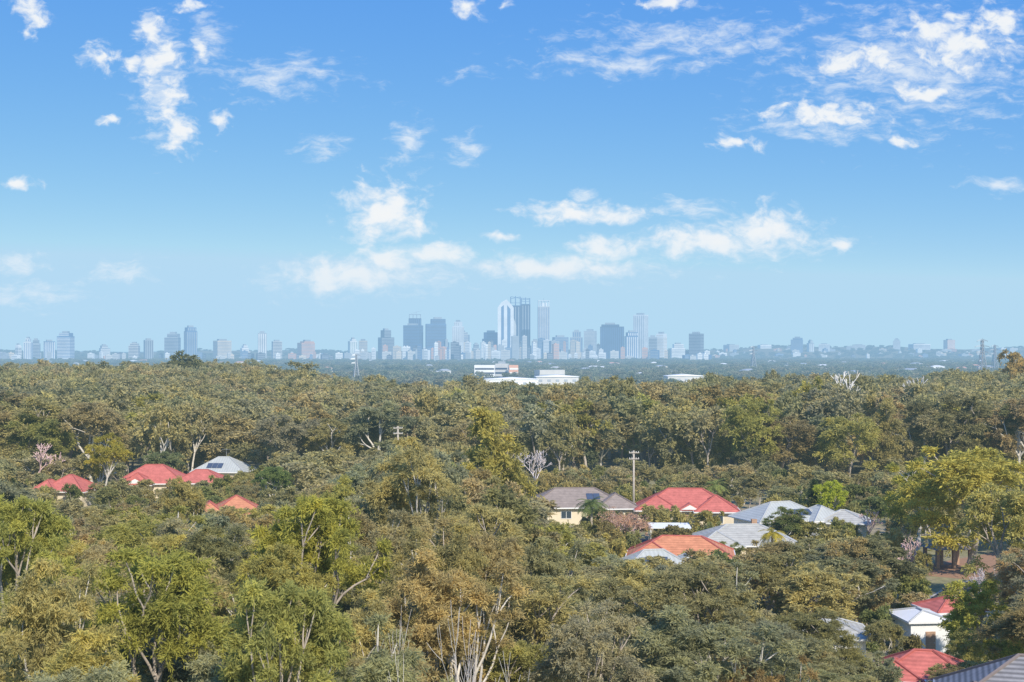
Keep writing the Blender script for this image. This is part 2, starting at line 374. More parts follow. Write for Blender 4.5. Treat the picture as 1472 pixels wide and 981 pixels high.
house('big red hip roofed house with white gable in the centre right',985,222,[(0,0,14,9,2.9),(4.5,-3.5,6,6,2.2),(-4.5,-2,6,6,1.9)],RED,CREAM,-.06,rh=2.9,gable=(.4,-4.5,3.2,.8))
house('pale grey metal roofed house with solar panels right of the big red roof',1122,208,[(0,0,11,8,2.3),(5,-2.5,5,6,1.8)],PAL,WHITE,.35,rh=2.3,solar=[(-.8,.25,4,1)])
house('small grey roofed house right of the solar panelled pale roof',1212,206,[(0,0,6.5,6,1.5)],GRY,CREAM,-.2,wh=2.4,rh=1.5)
house('grey tiled hip roofed house with pale walls in front of the red house',1068,184,[(0,0,12.5,8.5,2.1),(-4,-3,5,5,1.6)],GRY,CREAM,.05,wh=2.4,rh=2.1,chimney=True)
house('orange red tiled house between grey tiled house and pale metal roof',980,171,[(0,0,11.5,7,2.1),(-3.5,-1.5,5,6,1.6)],ORG,CREAM,-.12,rh=2.1)
house('pale blue grey metal roofed house with dark solar panels on its front slope',940,157,[(0,0,9,7,2.4),(4,1,4,5,1.6)],PAL,WHITE,.18,rh=2.4,solar=[(-2.0,.35,3,1)])
house('white walled house with pale roof at the lower right',1322,129,[(0,0,3.6,5,.6)],WHITE,WHITE,.1,wh=2.9,rh=.6,over=.2)
house('red tiled house at the bottom right below the white walled house',1328,109,[(0,0,6.2,5,1.6),(-2.2,-1.5,3.2,4,1.1)],RED,CREAM,-.25,wh=2.4,rh=1.6)
house('long low grey roofed house left of the white walled house',1183,122,[(0,0,6.5,5,1.2)],GRY,WHITE,-.1,rh=1.2,wh=2.9)
house('small red roofed house behind and right of the white walled house',1366,136,[(0,0,4.2,4,1.1)],RED,BRICK,.2,wh=2.4,rh=1.1)
house('dark charcoal tiled roof in the bottom right corner',1480,86,[(0,0,10,9,2.9),(-3.2,-3,4,5,1.6)],DRK,CREAM,-.3,wh=5.6,rh=2.9,gut=METAL)
house('red roofed house mostly hidden by trees below the pale metal roofs',1010,134,[(0,0,6,6,2.0)],RED,CREAM,.1,rh=2.3)
x=W(962,199); r=empty('patio_cover',(x,199,0),'flat white patio cover between the big red house and the grey house','patio'); FOOT.append((x,199,3))
MB().add([(-2.9,-1.6,2.45),(2.9,-1.6,2.45),(2.9,1.6,2.8),(-2.9,1.6,2.8),(-2.9,-1.6,2.35),(2.9,-1.6,2.35),(2.9,1.6,2.7),(-2.9,1.6,2.7)],[(0,1,2,3),(7,6,5,4),(0,4,5,1),(1,5,6,2),(2,6,7,3),(3,7,4,0)]).obj('roof',WHITE,r)
for sx in(-2.7,2.7):
    for sy,zt in((-1.4,2.36),(1.4,2.66)): MB().box(sx-.06,sx+.06,sy-.06,sy+.06,-.1,zt).obj('post',WHITE,r)
x=W(1362,178); r=empty('picnic_shelter',(x,178,0),'open shelter with brick pillars beside the road under the golden gum','shelter',.2); FOOT.append((x,178,4))
mr=MB(); mr.hip(0,0,5.4,4.2,2.4,1.0); mr.obj('roof',BRN,r)
for sx in(-2.2,0,2.2):
    for sy in(-1.6,1.6): MB().box(sx-.2,sx+.2,sy-.2,sy+.2,-.1,2.39).obj('pillar',BRICK,r)
FOOT+= [(W(1430,165),165,7),(W(1400,180),180,5)]
# ---------------------------------------------------------------- poles and pylons
WOOD=flat('weathered_wood',(.50,.44,.37),.85,.2,2)
def pole(px,ytop,d,label):
    x=W(px,d);H=toptree(ytop,d)
    r=empty('power_pole',(x,d,G(x,d)),label,'power pole',.2)
    MB().tube((0,0,-.3),(0,0,H),.2,.14,8).obj('shaft',WOOD,r,True)
    for z in(H-.35,H-1.35):
        ca=MB().box(-.85,.85,-.23,-.15,z-.06,z+.06).obj('crossarm',WOOD,r)
        for s in(-.75,-.35,.35,.75): MB().tube((s,-.19,z+.063),(s,-.19,z+.25),.06,.04,6).obj('insulator',WHITE,ca)
pole(911,648,232,'wooden power pole behind the big red roofed house')
pole(572,613,262,'wooden power pole standing before the forest left of the tall central gum')
def pylon(px,ytop,d,label):
    x=W(px,d);zt=Zp(ytop,d);z0=G(x,d); H=zt-z0
    r=empty('transmission_tower',(x,d,z0),label,'pylon',.35,'lattice transmission towers')
    b=H*.11;t=H*.022; th=d*.00020
    m=MB()
    def c(s1,s2,f): 
        w=b+(t-b)*min(1,f/.75) if f<.75 else t
        return Vector((s1*w,s2*w,f*H))
    lv=[0,.2,.36,.5,.62,.72,.8,.88,.96]
    for s1 in(-1,1):
        for s2 in(-1,1):
            for i in range(len(lv)-1): m.tube(c(s1,s2,lv[i]),c(s1,s2,lv[i+1]),th,th,4)
    for i in range(len(lv)-1):
        for (a,bb) in(((-1,-1),(1,-1)),((1,-1),(1,1)),((1,1),(-1,1)),((-1,1),(-1,-1))):
            m.tube(c(*a,lv[i]),c(*bb,lv[i+1]),th*.6,th*.6,3);m.tube(c(*bb,lv[i]),c(*a,lv[i+1]),th*.6,th*.6,3);m.tube(c(*a,lv[i+1]),c(*bb,lv[i+1]),th*.6,th*.6,3)
    m.tube((0,0,H*.96),(0,0,H),th,th*.6,4)
    m.obj('lattice_mast',METAL,r)
    for f,l in((.70,.15),(.82,.18),(.94,.13)):
        a=MB()
        for s in(-1,1):
            a.tube((s*t,0,f*H),(s*l*H,0,f*H),th*.8,th*.6,3);a.tube((s*t,0,(f+.035)*H),(s*l*H,0,f*H),th*.7,th*.5,3);a.tube((s*l*H,0,f*H),(s*l*H,0,(f-.03)*H),th*.8,th*.8,3)
        a.tube((-t,0,f*H),(t,0,f*H),th*.8,th*.8,3)
        a.obj('crossarm',METAL,r)
pylon(1412,486,1300,'large lattice transmission tower near the right edge of the skyline')
pylon(512,508,1900,'lattice transmission tower left of the warehouses below the skyline')
pylon(1083,497,3000,'small distant lattice tower right of the city towers')
pylon(1430,495,2600,'smaller lattice tower right of the large one at the right edge')
# ---------------------------------------------------------------- special plants
def place_bare(kind,px,ty,wp,d,label,H=None):
    p=BARE[kind]; H=H or toptree(ty,d)-G(W(px,d),d)
    place_tree('bare_tree',p,px,d,H,wp*d/F,label,'bare tree',parts=('trunk','branches'))
place_bare('pink',50,625,95,262,'reddish leafless tree above the far left red roof')
place_bare('grey',768,635,66,266,'pale grey leafless tree at the forest edge right of the central gum')
place_bare('pink',1312,758,88,162,'pinkish leafless tree left of the golden gum and shelter')
place_bare('pink',1245,722,56,198,'small pinkish leafless tree right of the grey roofed house')
place_bare('tall',650,840,170,52,'thin brownish leafless tree at the bottom centre')
place_bare('tall2',605,870,140,50,'thin pale leafless tree left of the bottom centre one')
place_bare('tall2',690,810,150,55,'thin pale leafless tree right of the bottom centre one')
place_bare('tall',548,830,110,62,'thin stems between the green gum and the bottom centre')
place_bare('pale',1222,524,75,420,'dead white branched tree on the forest top at the right')
place_bare('pale',1322,532,65,400,'dead white branched tree right of the other on the forest top')
place_bare('pale',822,552,45,430,'grey dead tree on the forest top below the warehouses')
place_bare('pale',142,655,50,258,'pale forked leafless tree beside the small yellowish gum')
place_bare('grey',1420,800,60,140,'grey leafless tree above the bright rounded tree at the right')
LEAF2=leafmat('autumn_foliage',[(.62,.42,.28),(.64,.45,.28)])
AUT=gumproto(120,7,8,10,7,3,.26,.10,.7,leaf=LEAF2,bark=PINKTWIG,depth=4,r0=.14)
place_tree('autumn_tree',AUT,893,190,6.2,8.6,'russet autumn tree left of the orange red roof','tree',(1,.95,1))
place_tree('autumn_tree',AUT,882,184,3.6,3.4,'small golden autumn tree below the russet tree','tree',(1.2,1.3,.55))
def cypress():
    rng=np.random.default_rng(9); n=90; C=[]
    for i in range(n):
        z=rng.uniform(.6,7.6); R=1.05*(1-(z/8.2))**.7; a=rng.uniform(0,6.28); C.append((R*math.cos(a)*.7,R*math.sin(a)*.7,z))
    V,k,t=foliage(rng,np.array(C),np.full(n,.5),10,8,.3,.12,droop=-.6,upb=1.2)
    return (MB().tube((0,0,0),(0,0,7.2),.16,.05,6).mesh('trunk',BARK),npmesh('crown',V,k,[LEAF],t),8,2.2)
CY=cypress()
place_tree('cypress_tree',CY,1170,214,7.9,2.4,'dark narrow conical cypress left of the lime green tree','tree',(.2,.3,.27))
place_tree('cypress_tree',CY,1189,216,6.6,2.2,'shorter conical cypress touching the lime green tree','tree',(.24,.33,.27))
def palm(seed,H,n=26,fl=2.6):
    rng=np.random.default_rng(seed); Q=[]
    for i in range(n):
        az=i*2.399; el=rng.uniform(-.3,1.2); d=np.array([math.cos(az)*math.cos(el),math.sin(az)*math.cos(el),math.sin(el)]); p=np.array([0,0,H-1.2]); l=fl*rng.uniform(.8,1.1)
        prev=p
        for s in range(9):
            d=nrm(d+np.array([0,0,-.19])); q=prev+d*l/9
            side=nrm(np.cross(d,[0,0,1.0])); 
            for sg in(-1,1):
                for h in(0,.5):
                    b=prev+(q-prev)*h; L=.55*math.sin((s+1.2)/10.5*PI); e=b+(side*sg+d*.5+np.array([0,0,-.25]))*L
                    w=d*.06; Q+=[b-w,b+w,e+w*.3,e-w*.3]
            w=side*.03; Q+=[prev-w,prev+w,q+w,q-w]; prev=q
    V=np.array(Q); k=len(V)//4; t=np.repeat(rng.uniform(0,1,k),4)
    m=MB(); 
    for i in range(8): m.tube((.05*math.sin(i),0,(H-1.2)*i/8),(.05*math.sin(i+1),0,(H-1.2)*(i+1)/8),.22-.008*i,.2-.008*i,8,False)
    return (m.mesh('trunk',BARK,True),npmesh('crown',V,k,[LEAF],t),H,5.0)
PM=[palm(1,7),palm(2,7)]
place_tree('palm_tree',PM[0],850,203,6.6,5.6,'green palm in front of the wide brown roof','palm',(.42,.62,.45))
place_tree('palm_tree',PM[1],1028,232,6.4,5.0,'slender palm behind the right end of the big red roof','palm',(.6,.8,.55))
place_tree('palm_tree',PM[0],1110,174,5.8,4.2,'yellowing palm in front of the grey tiled house','palm',(1.15,1.1,.45))
# ---------------------------------------------------------------- tree fill
cands=[]
def P(px): return float(np.interp(px,P_x,P_y))
def clear(x,y,R):
    for fx,fy,fr in FOOT:
        if (x-fx)**2+(y-fy)**2<(fr+R*.7)**2: return False
    return True
heroxy=[(W(h[0],h[3]),h[3],h[2]*h[3]/F/2) for h in hero]+[(W(p,56),52,3.6) for p in(610,660)]+[(W(893,190),190,2.5)]
def vislimit(px,y,wpx,H,a=-12,b=10):
    for x0,x1,yb,dh in VIS:
        if dh>y and px+wpx>x0 and px-wpx<x1:
            H=min(H,CZ-(yb+rnd.uniform(a,b)-HY)*y/F)
    return H
d=44.0
while d<284:
    st=6.6 if d<125 else 7.0
    x=-.40*d-4
    while x<.40*d+4:
        y=d+rnd.uniform(-3.2,3.2); xx=x+rnd.uniform(-3.2,3.2); x+=st
        px=CX+xx/y*F; R=rnd.uniform(3.4,5.9) if y<125 else rnd.uniform(3,5.4)
        if any((xx-a)**2+(y-b)**2<(r*.75+1.6)**2 for a,b,r in heroxy): continue
        right=px>755
        H=rnd.uniform(7.5,14.5) if right else rnd.uniform(10.5,17.5)
        if y<238 and not(y>232 and px<60):
            H=min(H,CZ-(P(px)+rnd.uniform(0,60)-HY)*y/F)
        else: H=rnd.uniform(3,6.5) if (px>740 or 130<px<380) else rnd.uniform(5,9)
        H=vislimit(px,y,R*.8*F/y,H)
        if y<74: H=min(H,CZ-(rnd.uniform(850,940)-HY)*y/F)
        elif y<100 and px<560: H=min(H,CZ-(rnd.uniform(770,850)-HY)*y/F)
        if H<2.6: continue
        if H<7: R=min(R,max(1.6,H*.5))
        if not clear(xx,y,R): continue
        if CX+(xx-R)/y*F>1500 or CX+(xx+R)/y*F<-30: continue
        if HY+(CZ-H)*F/y>1010: continue
        cands.append((xx,y,H,2*R))
    d+=st*.95
nfill=len(cands)
ns=0; tries=0
while ns<295 and tries<9000:
    tries+=1
    left=rnd.random()<.25
    px=rnd.uniform(0,400) if left else rnd.uniform(745,1330)
    y=rnd.uniform(190,276) if left else rnd.uniform(118,282)**1.0
    if rnd.random()>(y/282)**1.2: continue
    x=W(px,y); Hs=rnd.uniform(1.6,4.6); R=Hs*rnd.uniform(.45,.7)
    if not clear(x,y,R*.5) : continue
    Hs=min(Hs,vislimit(px,y,R*F/y,9,-18,4))
    if Hs<1.1: continue
    if any((x-a[0])**2+(y-a[1])**2<(R*.5+a[3]*.3)**2 for a in cands): continue
    side='near the left houses' if left else ('behind the centre right houses' if y>228 else 'between the centre right houses' if y>150 else 'below the centre right houses')
    k=rnd.randrange(3); c=[(.6,.7,.55),(1,1,.8),(.8,.75,.7)][k]
    lab=['dark green','light olive','brownish green'][k]+' rounded garden shrub '+side
    place_tree('garden_shrub',SHR[rnd.randrange(4)],0,y,Hs,2*R,lab,'shrub',c,group=lab,x=x); ns+=1
d=286.0; forest=[]
while d<1000:
    st=8.2+ (d-286)*.004
    x=-.385*d-5
    while x<.385*d+5:
        y=d+rnd.uniform(-4,4); xx=x+rnd.uniform(-4,4); x+=st
        p=xx/y; px=CX+p*F
        lim=float(np.interp(px,[-50,350,480,640,1000,1150,1560],[980,950,700,560,580,640,760]))
        if y>lim: continue
        if 850<px<960 and y<298: continue
        if not clear(xx,y,2.5): continue
        ty=float(np.interp(px,[-50,100,260,380,480,640,900,1000,1150,1250,1400,1560],[526,528,524,530,540,549,551,547,540,536,532,518]))
        ty+=3.5*math.sin(px*.045+y*.01)+3*math.sin(px*.11+2)
        H=rnd.uniform(9.5,19)+1.5*math.sin(xx*.03)
        q=rnd.gauss(3,5)-(rnd.uniform(4,11) if rnd.random()<.07 else 0)
        cap=CZ-(ty+q-HY)*y/F-G(xx,y)
        H=max(7,min(H,cap)); forest.append((xx,y,H,rnd.uniform(8,16)*(.6+.4*H/14)))
    d+=st*.93
allt=cands+forest
allt.sort(key=lambda t:-(t[2]*t[3])/t[1]**2)
budget=300-len(hero)-2
ind=allt[:budget]; rest=allt[budget:]
print('TREES fill',nfill,'forest',len(forest),'rest',len(rest),'shrubs',ns)
TC=[('olive',OL),('grey green',GG),('brownish olive',BR),('yellow green',(1.03,1.07,.68)),('deep olive',(.72,.75,.70))]
for i,(x,y,H,wd) in enumerate(ind):
    px=CX+x/y*F
    cn,c=TC[rnd.choices(range(5),[5,4,3,2,2])[0]]
    if px<560 and y<140 and rnd.random()<.3: cn,c=TC[3]
    j=rnd.uniform(.85,1.15); c=tuple(v*j for v in c)
    pr=rnd.choice(NEAR if y<118 else MID if y<290 else FAR)
    if H<7: pr=rnd.choice([NEAR[2],NEAR[0]] if y<100 else [MID[2],MID[4],MID[0]])
    side='on the left' if px<490 else 'in the middle' if px<900 else 'on the right'
    zone='at the forest edge' if y>=284 else ('among the houses' if y>150 else 'in the foreground')
    small='low ' if H<7 else ''
    lab=f'{small}{cn} gum tree {zone} {side}'
    place_tree('gum_tree',pr,0,y,H,wd,lab,'tree',c,group=lab,x=x)
# ---------------------------------------------------------------- stuff via geometry nodes
def scatter(name,pts,meshes,H0,W0,label,cat):
    col=bpy.data.collections.new(name+'_sources')
    for i,me in enumerate(meshes): col.objects.link(bpy.data.objects.new(name+'_source',me))
    me=bpy.data.meshes.new(name); me.vertices.add(len(pts))
    me.vertices.foreach_set('co',np.array([(p[0],p[1],G(p[0],p[1])-.2) for p in pts],dtype=np.float32).ravel())
    a=me.attributes.new('sc','FLOAT_VECTOR','POINT'); a.data.foreach_set('vector',np.array([(p[3]/W0,p[3]/W0,p[2]/H0) for p in pts],dtype=np.float32).ravel())
    a=me.attributes.new('rt','FLOAT_VECTOR','POINT'); a.data.foreach_set('vector',np.array([(0,0,rnd.uniform(0,6.28)) for p in pts],dtype=np.float32).ravel())
    a=me.attributes.new('ix','INT','POINT'); a.data.foreach_set('value',np.array([rnd.randrange(len(meshes)) for p in pts],dtype=np.int32))
    o=bpy.data.objects.new(name,me); COL.objects.link(o); tag(o,label,cat,kind='stuff')
    ng=bpy.data.node_groups.new(name,'GeometryNodeTree')
    ng.interface.new_socket('Geometry',in_out='INPUT',socket_type='NodeSocketGeometry'); ng.interface.new_socket('Geometry',in_out='OUTPUT',socket_type='NodeSocketGeometry')
    gi=ng.nodes.new('NodeGroupInput');go=ng.nodes.new('NodeGroupOutput')
    ci=ng.nodes.new('GeometryNodeCollectionInfo'); ci.inputs[0].default_value=col; ci.inputs[1].default_value=True; ci.inputs[2].default_value=True
    ip=ng.nodes.new('GeometryNodeInstanceOnPoints')
    def attr(n,t):
        q=ng.nodes.new('GeometryNodeInputNamedAttribute'); q.data_type=t; q.inputs[0].default_value=n; return q.outputs[0]
    L=ng.links.new
    L(gi.outputs[0],ip.inputs['Points']);L(ci.outputs[0],ip.inputs['Instance']);ip.inputs['Pick Instance'].default_value=True
    L(attr('ix','INT'),ip.inputs['Instance Index']);L(attr('rt','FLOAT_VECTOR'),ip.inputs['Rotation']);L(attr('sc','FLOAT_VECTOR'),ip.inputs['Scale'])
    L(ip.outputs[0],go.inputs[0])
    md=o.modifiers.new('scatter','NODES'); md.node_group=ng
    return o
scatter('forest',rest,FARJ,14,9,'dense olive and brown eucalyptus forest stretching behind the houses','forest')
pts=[]
for i in range(15000):
    d=1500+7550*rnd.random()**1.25
    p=rnd.uniform(-.39,.39); x=p*d; px=CX+p*F
    if math.sin(x*.004+d*.0021)+math.sin(d*.006-x*.0017)+rnd.uniform(-1,1)<-.9: continue
    if 6300<d<7300 and rnd.random()<.5: continue
    if d<1840 and (670<px<850 or 940<px<1025) and rnd.random()<.93: continue
    if d<2350 and 675<px<820 and rnd.random()<.8: continue
    pts.append((x,d,rnd.uniform(7,15),rnd.uniform(12,24)*(1+d/9000)))
scatter('distant_woodland',pts,PLAINJ,13,15,'hazy blue green woodland on the plain below the city skyline','woodland')
# ---------------------------------------------------------------- ground
ys=[-200,0]+list(range(40,1100,35))+list(range(1100,2000,60))+list(range(2000,7200,260))+list(range(7200,9600,80))+[10500,12000,15000,20000,30000]
ps=np.linspace(-.75,.75,161)
m=MB(); vs=[];fs=[]
for y in ys:
    for p in ps:
        yy=max(y,400); vs.append((p*yy,y,G(p*yy,max(y,1)) if y>0 else 0))
n=len(ps)
for j in range(len(ys)-1):
    for i in range(n-1): fs.append((j*n+i,j*n+i+1,(j+1)*n+i+1,(j+1)*n+i))
m.add(vs,fs)
gm,nt=newmat('bush_ground')
tc=N(nt,'ShaderNodeNewGeometry')
n1=N(nt,'ShaderNodeTexNoise',{'Vector':tc.outputs['Position'],'Scale':.06,'Detail':8.0,'Roughness':.7})
n2=N(nt,'ShaderNodeTexNoise',{'Vector':tc.outputs['Position'],'Scale':.9,'Detail':6.0,'Roughness':.7})
rp=N(nt,'ShaderNodeValToRGB',{0:n1.outputs[0]}); e=rp.color_ramp.elements; e[0].position=.35;e[0].color=(.22,.19,.10,1);e[1].position=.65;e[1].color=(.36,.28,.18,1)
x_=e.new(.5);x_.color=(.26,.24,.12,1)
v=N(nt,'ShaderNodeMapRange',{0:n2.outputs[0],1:.3,2:.7,3:.6,4:1.4})
c=N(nt,'ShaderNodeVectorMath',{0:rp.outputs[0],'Scale':v.outputs[0]},operation='SCALE')
b=N(nt,'ShaderNodeBsdfPrincipled',{'Base Color':c.outputs[0],'Roughness':.95})
painted_haze_out(nt,b.outputs[0])
o=m.obj('ground',gm,None,True); o['kind']='structure'
ROAD=flat('asphalt',(.06,.06,.062),.85,.2,.8); CONC=flat('concrete',(.45,.42,.38),.85,.1,.8); SOIL=flat('reddish_soil',(.36,.21,.13),.95,.2,.5)
def strip(name,pts_,wid,z,mat):
    v=[];f=[]
    for i,(x,y) in enumerate(pts_):
        a=pts_[max(0,i-1)];b_=pts_[min(len(pts_)-1,i+1)];dx,dy=b_[0]-a[0],b_[1]-a[1];l=math.hypot(dx,dy);nx,ny=-dy/l,dx/l
        v+=[(x+nx*wid/2,y+ny*wid/2,z),(x-nx*wid/2,y-ny*wid/2,z)]
        if i: f.append((2*i-2,2*i-1,2*i+1,2*i))
    o=MB().add(v,f).obj(name,mat); o['kind']='structure'; return o
rp_=[(W(1330,150),146),(W(1390,158),158),(W(1440,164),165),(W(1530,166),172),(W(1700,170),180)]
strip('road',rp_,6.0,.012,ROAD)
strip('bare_ground',[(W(1345,172),170),(W(1400,176),178),(W(1480,182),186),(W(1600,190),196)],9,.006,SOIL)
st=[(x-1.2,y+3.6) for x,y in rp_]; kb=strip('kerb',st,.3,.12,CONC)
rp2=[(W(740,200),196),(W(900,204),205),(W(1060,196),197),(W(1250,190),191)]
strip('street',rp2,5.5,.012,ROAD)
# ---------------------------------------------------------------- city
CC={'glass':(.035,.065,.13),'dark':(.09,.105,.14),'white':(.92,.90,.87),'conc':(.62,.60,.57),'beige':(.74,.62,.48),'salmon':(.74,.40,.27),'blue':(.11,.20,.35),'grey':(.38,.41,.44),'green':(.30,.42,.37)}
CM={k:flat('facade_'+k,v,.5,.25,.015,spec=.5) for k,v in CC.items()}
def tower(x0,x1,yt,wall,win,label,d=6800,style='h',rz=None,plant=True,depth=.8,name='office_tower',step=None,mast=0,cat='tower'):
    rz=rnd.uniform(-.6,.6) if rz is None else rz
    Wm=(x1-x0)/F*d; w=Wm/(math.cos(rz)+depth*abs(math.sin(rz))); dp=w*depth
    px=(x0+x1)/2; x=W(px,d); zb=G(x,d)-2; zt=Zp(yt,d); H=zt-zb
    r=empty(name,(x,d,zb),label,cat,rz)
    if step is None and plant and H>55 and rnd.random()<.6:
        a=rnd.uniform(.0,.25);b=rnd.uniform(.75,1); s=rnd.uniform(.75,.93)
        step=[(0,1,HY+(CZ-(zb+H*s))*F/d),(a,b,yt)]
    m=MB(); 
    if step:
        hs=[]
        for k,(a,b,yy) in enumerate(step):
            h=Zp(yy,d)-zb; m.box(-w/2+a*w+k*.3,-w/2+b*w-k*.3,-dp/2+k*.5,dp/2-k*.5,-k*.4,h); hs.append((-w/2+a*w,-w/2+b*w,h,k))
    else: m.box(-w/2,w/2,-dp/2,dp/2,0,H); hs=[(-w/2,w/2,H,0)]
    m.obj('wall',CM[wall],r)
    g=MB(); e=.35
    for a,b,h,k in hs:
        yd=dp/2-k*.5; zlo=5 if k==0 else hs[0][2]+3
        if style=='h':
            pt=7; z=zlo
            while z<h-5:
                g.box(a+1,b-1,-yd-e,-yd-.02,z,z+2.8)
                if k==0: g.box(-w/2-e,-w/2-.02,-yd+1,yd-1,z,z+2.8); g.box(w/2+.02,w/2+e,-yd+1,yd-1,z,z+2.8)
                z+=pt
        else:
            n=max(2,int((b-a)/9)); pt=(b-a)/n
            if h-4>zlo:
                for i in range(n): g.box(a+(i+.3)*pt,a+(i+.7)*pt,-yd-e,-yd-.02,zlo,h-4)
            n=max(2,int(2*yd/9)); pt=2*yd/n
            if k==0:
                for i in range(n):
                    y0=-yd+(i+.3)*pt;y1=-yd+(i+.7)*pt; g.box(-w/2-e,-w/2-.02,y0,y1,4,h-4); g.box(w/2+.02,w/2+e,y0,y1,4,h-4)
    g.obj('window_bands',CM[win],r)
    if plant:
        a,b,h,k=hs[-1]; MB().box(a+(b-a)*.2,a+(b-a)*.75,-dp*.25,dp*.25,h+.01,h+min(9,H*.06+2)).obj('plant_room',CM['grey'],r)
    if mast: MB().tube((0,0,H),(0,0,H+mast),1.3,.6,5).obj('mast',CM['grey'],r)
    return r,w,dp,H
T=[ (22,31,496,'white','glass','small pale block at the far left end of the skyline','h'),
(35,46,487,'white','blue','white slab apartment block near the left end of the skyline','v'),
(47,58,489,'grey','glass','grey apartment tower right beside the far left white slab','h'),
(62,80,491,'blue','white','squat bluish apartment tower between the far left pair and the striped tower','v'),
(84,105,479,'blue','white','tallest banded tower of the far left group','h'),
(142,159,497,'grey','white','low grey block standing alone left of the blue towers','h'),
(186,200,494,'conc','glass','small concrete block left of the low grey pair','h'),
(206,221,489,'grey','dark','dark grey block left of the pair of tall left towers','v'),
(238,258,480,'grey','glass','shorter of the two tall towers on the left skyline','h'),
(264,284,471,'blue','grey','tallest slender tower on the left skyline','v'),
(306,333,490,'beige','grey','wide beige block right of the slender left tower','h'),
(345,358,497,'white','grey','low white block right of the wide beige block','h'),
(370,384,479,'grey','white','slim pale tower between the beige and salmon blocks','v'),
(390,406,491,'conc','dark','dark low block next to the slim pale tower','h'),
(427,453,491,'salmon','grey','salmon coloured wide block on the left skyline','h'),
(500,514,488,'white','green','white block with greenish glass left of the dark square tower','v'),
(516,528,490,'beige','grey','narrow beige block beside the greenish white block','h'),
(543,567,475,'dark','grey','dark square tower left of the lattice crowned tower','h'),
(580,608,468,'blue','dark','broad dark base tower of the lattice crowned building','h'),
(650,667,463,'white','conc','white slim tower right of the broad dark glass tower','v'),
(656,675,478,'conc','blue','lower concrete block in front of the white slim tower','h'),
(679,690,495,'grey','glass','small grey block left of the white edged tower','h'),
(693,717,478,'blue','glass','low blue glass block left of the white edged tower','h'),
(764,775,490,'conc','glass','short concrete block between the dark twin towers and crowned tower','v'),
(794,817,485,'blue','grey','blue grey block right of the crowned tower','h'),
(819,838,477,'grey','blue','grey tower second right of the crowned tower','v'),
(839,858,476,'conc','grey','pale grey tower left of the wide dark blue tower','h'),
(898,917,478,'blue','white','blue and white block right of the wide dark tower','v'),
(910,932,453,'white','grey','tall white tower with stripes right of the wide dark tower','v'),
(932,945,485,'grey','dark','low dark block right of the tall white tower','h'),
(940,959,480,'white','beige','cream block at the right end of the city centre','h'),
(964,984,495,'white','grey','low white block left of the dark right block','h'),
(990,1012,480,'dark','grey','dark block standing apart right of the city centre','h')]
for i,(a,b,yt,wl,wn,lb,stl) in enumerate(T):
    tower(a,b,yt,wl,wn,lb,6800+(i*173)%500-150,stl)
for i,(a,b,yt,wl,wn,lb,stl) in enumerate([(1136,1155,486,'blue','grey','tallest block on the low hill right of the city','h'),(1160,1170,490,'grey','white','narrow block right of the tallest hill block','v'),
  (1176,1194,495,'white','grey','low white block on the hill right of the narrow one','h'),(1283,1295,488,'grey','white','pale small tower on the right horizon','h'),
  (1357,1372,489,'salmon','white','salmon and white block at the far right horizon','h'),(1225,1245,496,'conc','grey','concrete low block on the right horizon','h'),(1308,1335,495,'white','glass','long white block on the far right horizon','h'),
  (1040,1062,496,'conc','grey','concrete block on the hill just right of the dark block','h'),(1090,1108,496,'white','grey','white block halfway up the right hill','h')]):
    tower(a,b,yt,wl,wn,lb,8300+i*60,stl,cat='building')
tower(611,642,459,'blue','dark','broad dark glass tower with stepped top left of the city centre',6750,'h',rz=.12,step=[(0,1,466),(.25,.97,459)])
tower(862,898,467,'glass','blue','wide dark blue tower with stepped roof right of the centre',6850,'v',rz=-.1,step=[(0,1,470),(.05,.8,467)])
r,w,dp,H=tower(587,606,458,'glass','blue','tower topped by an open lattice crown and crane jib',6900,'v',rz=.1,plant=False)
m=MB()
for a in(-1,-.33,.33,1):
    for b in(-1,1): m.tube((a*w*.45,b*dp*.4,H),(a*w*.45,b*dp*.4,H+18),1.3,1.3,4)
m.box(-w*.48,w*.48,-dp*.45,dp*.45,H+18,H+20); m.obj('lattice_crown',CM['grey'],r)
m=MB(); m.tube((w*.1,0,H+20),(w*.1,0,H+34),1.2,1.2,4); m.tube((-w*.3,0,H+24),(w*.55,0,H+38),1.0,.7,4); m.obj('crane_jib',CM['grey'],r)
def custom(px,d,label,rz=0):
    x=W(px,d); z=G(x,d)-2; return empty('office_tower',(x,d,z),label,'tower',rz),z
d=6800; k=d/F
r,z=custom(727,d,'tall white edged tower with blue glass centre and sloping pointed top')
def hz(y): return Zp(y,d)-z
MB().prism([(-11.5*k,0),(11.5*k,0),(11.5*k,hz(443)),(8*k,hz(438)),(1*k,hz(431)),(-6*k,hz(435)),(-11.5*k,hz(443))],-30,30).obj('wall',CM['white'],r)
g=MB(); g.prism([(-6.5*k,10),(-2.6*k,10),(-2.6*k,hz(439)),(-6.5*k,hz(442))],-30.6,-30.05); g.prism([(2.2*k,10),(6.8*k,10),(6.8*k,hz(445)),(2.2*k,hz(439))],-30.6,-30.05)
g.obj('window_bands',CM['blue'],r)
MB().prism([(11.6*k,0),(15*k,0),(15*k,hz(468)),(11.6*k,hz(458))],-26,26).obj('side_wing',CM['conc'],r)
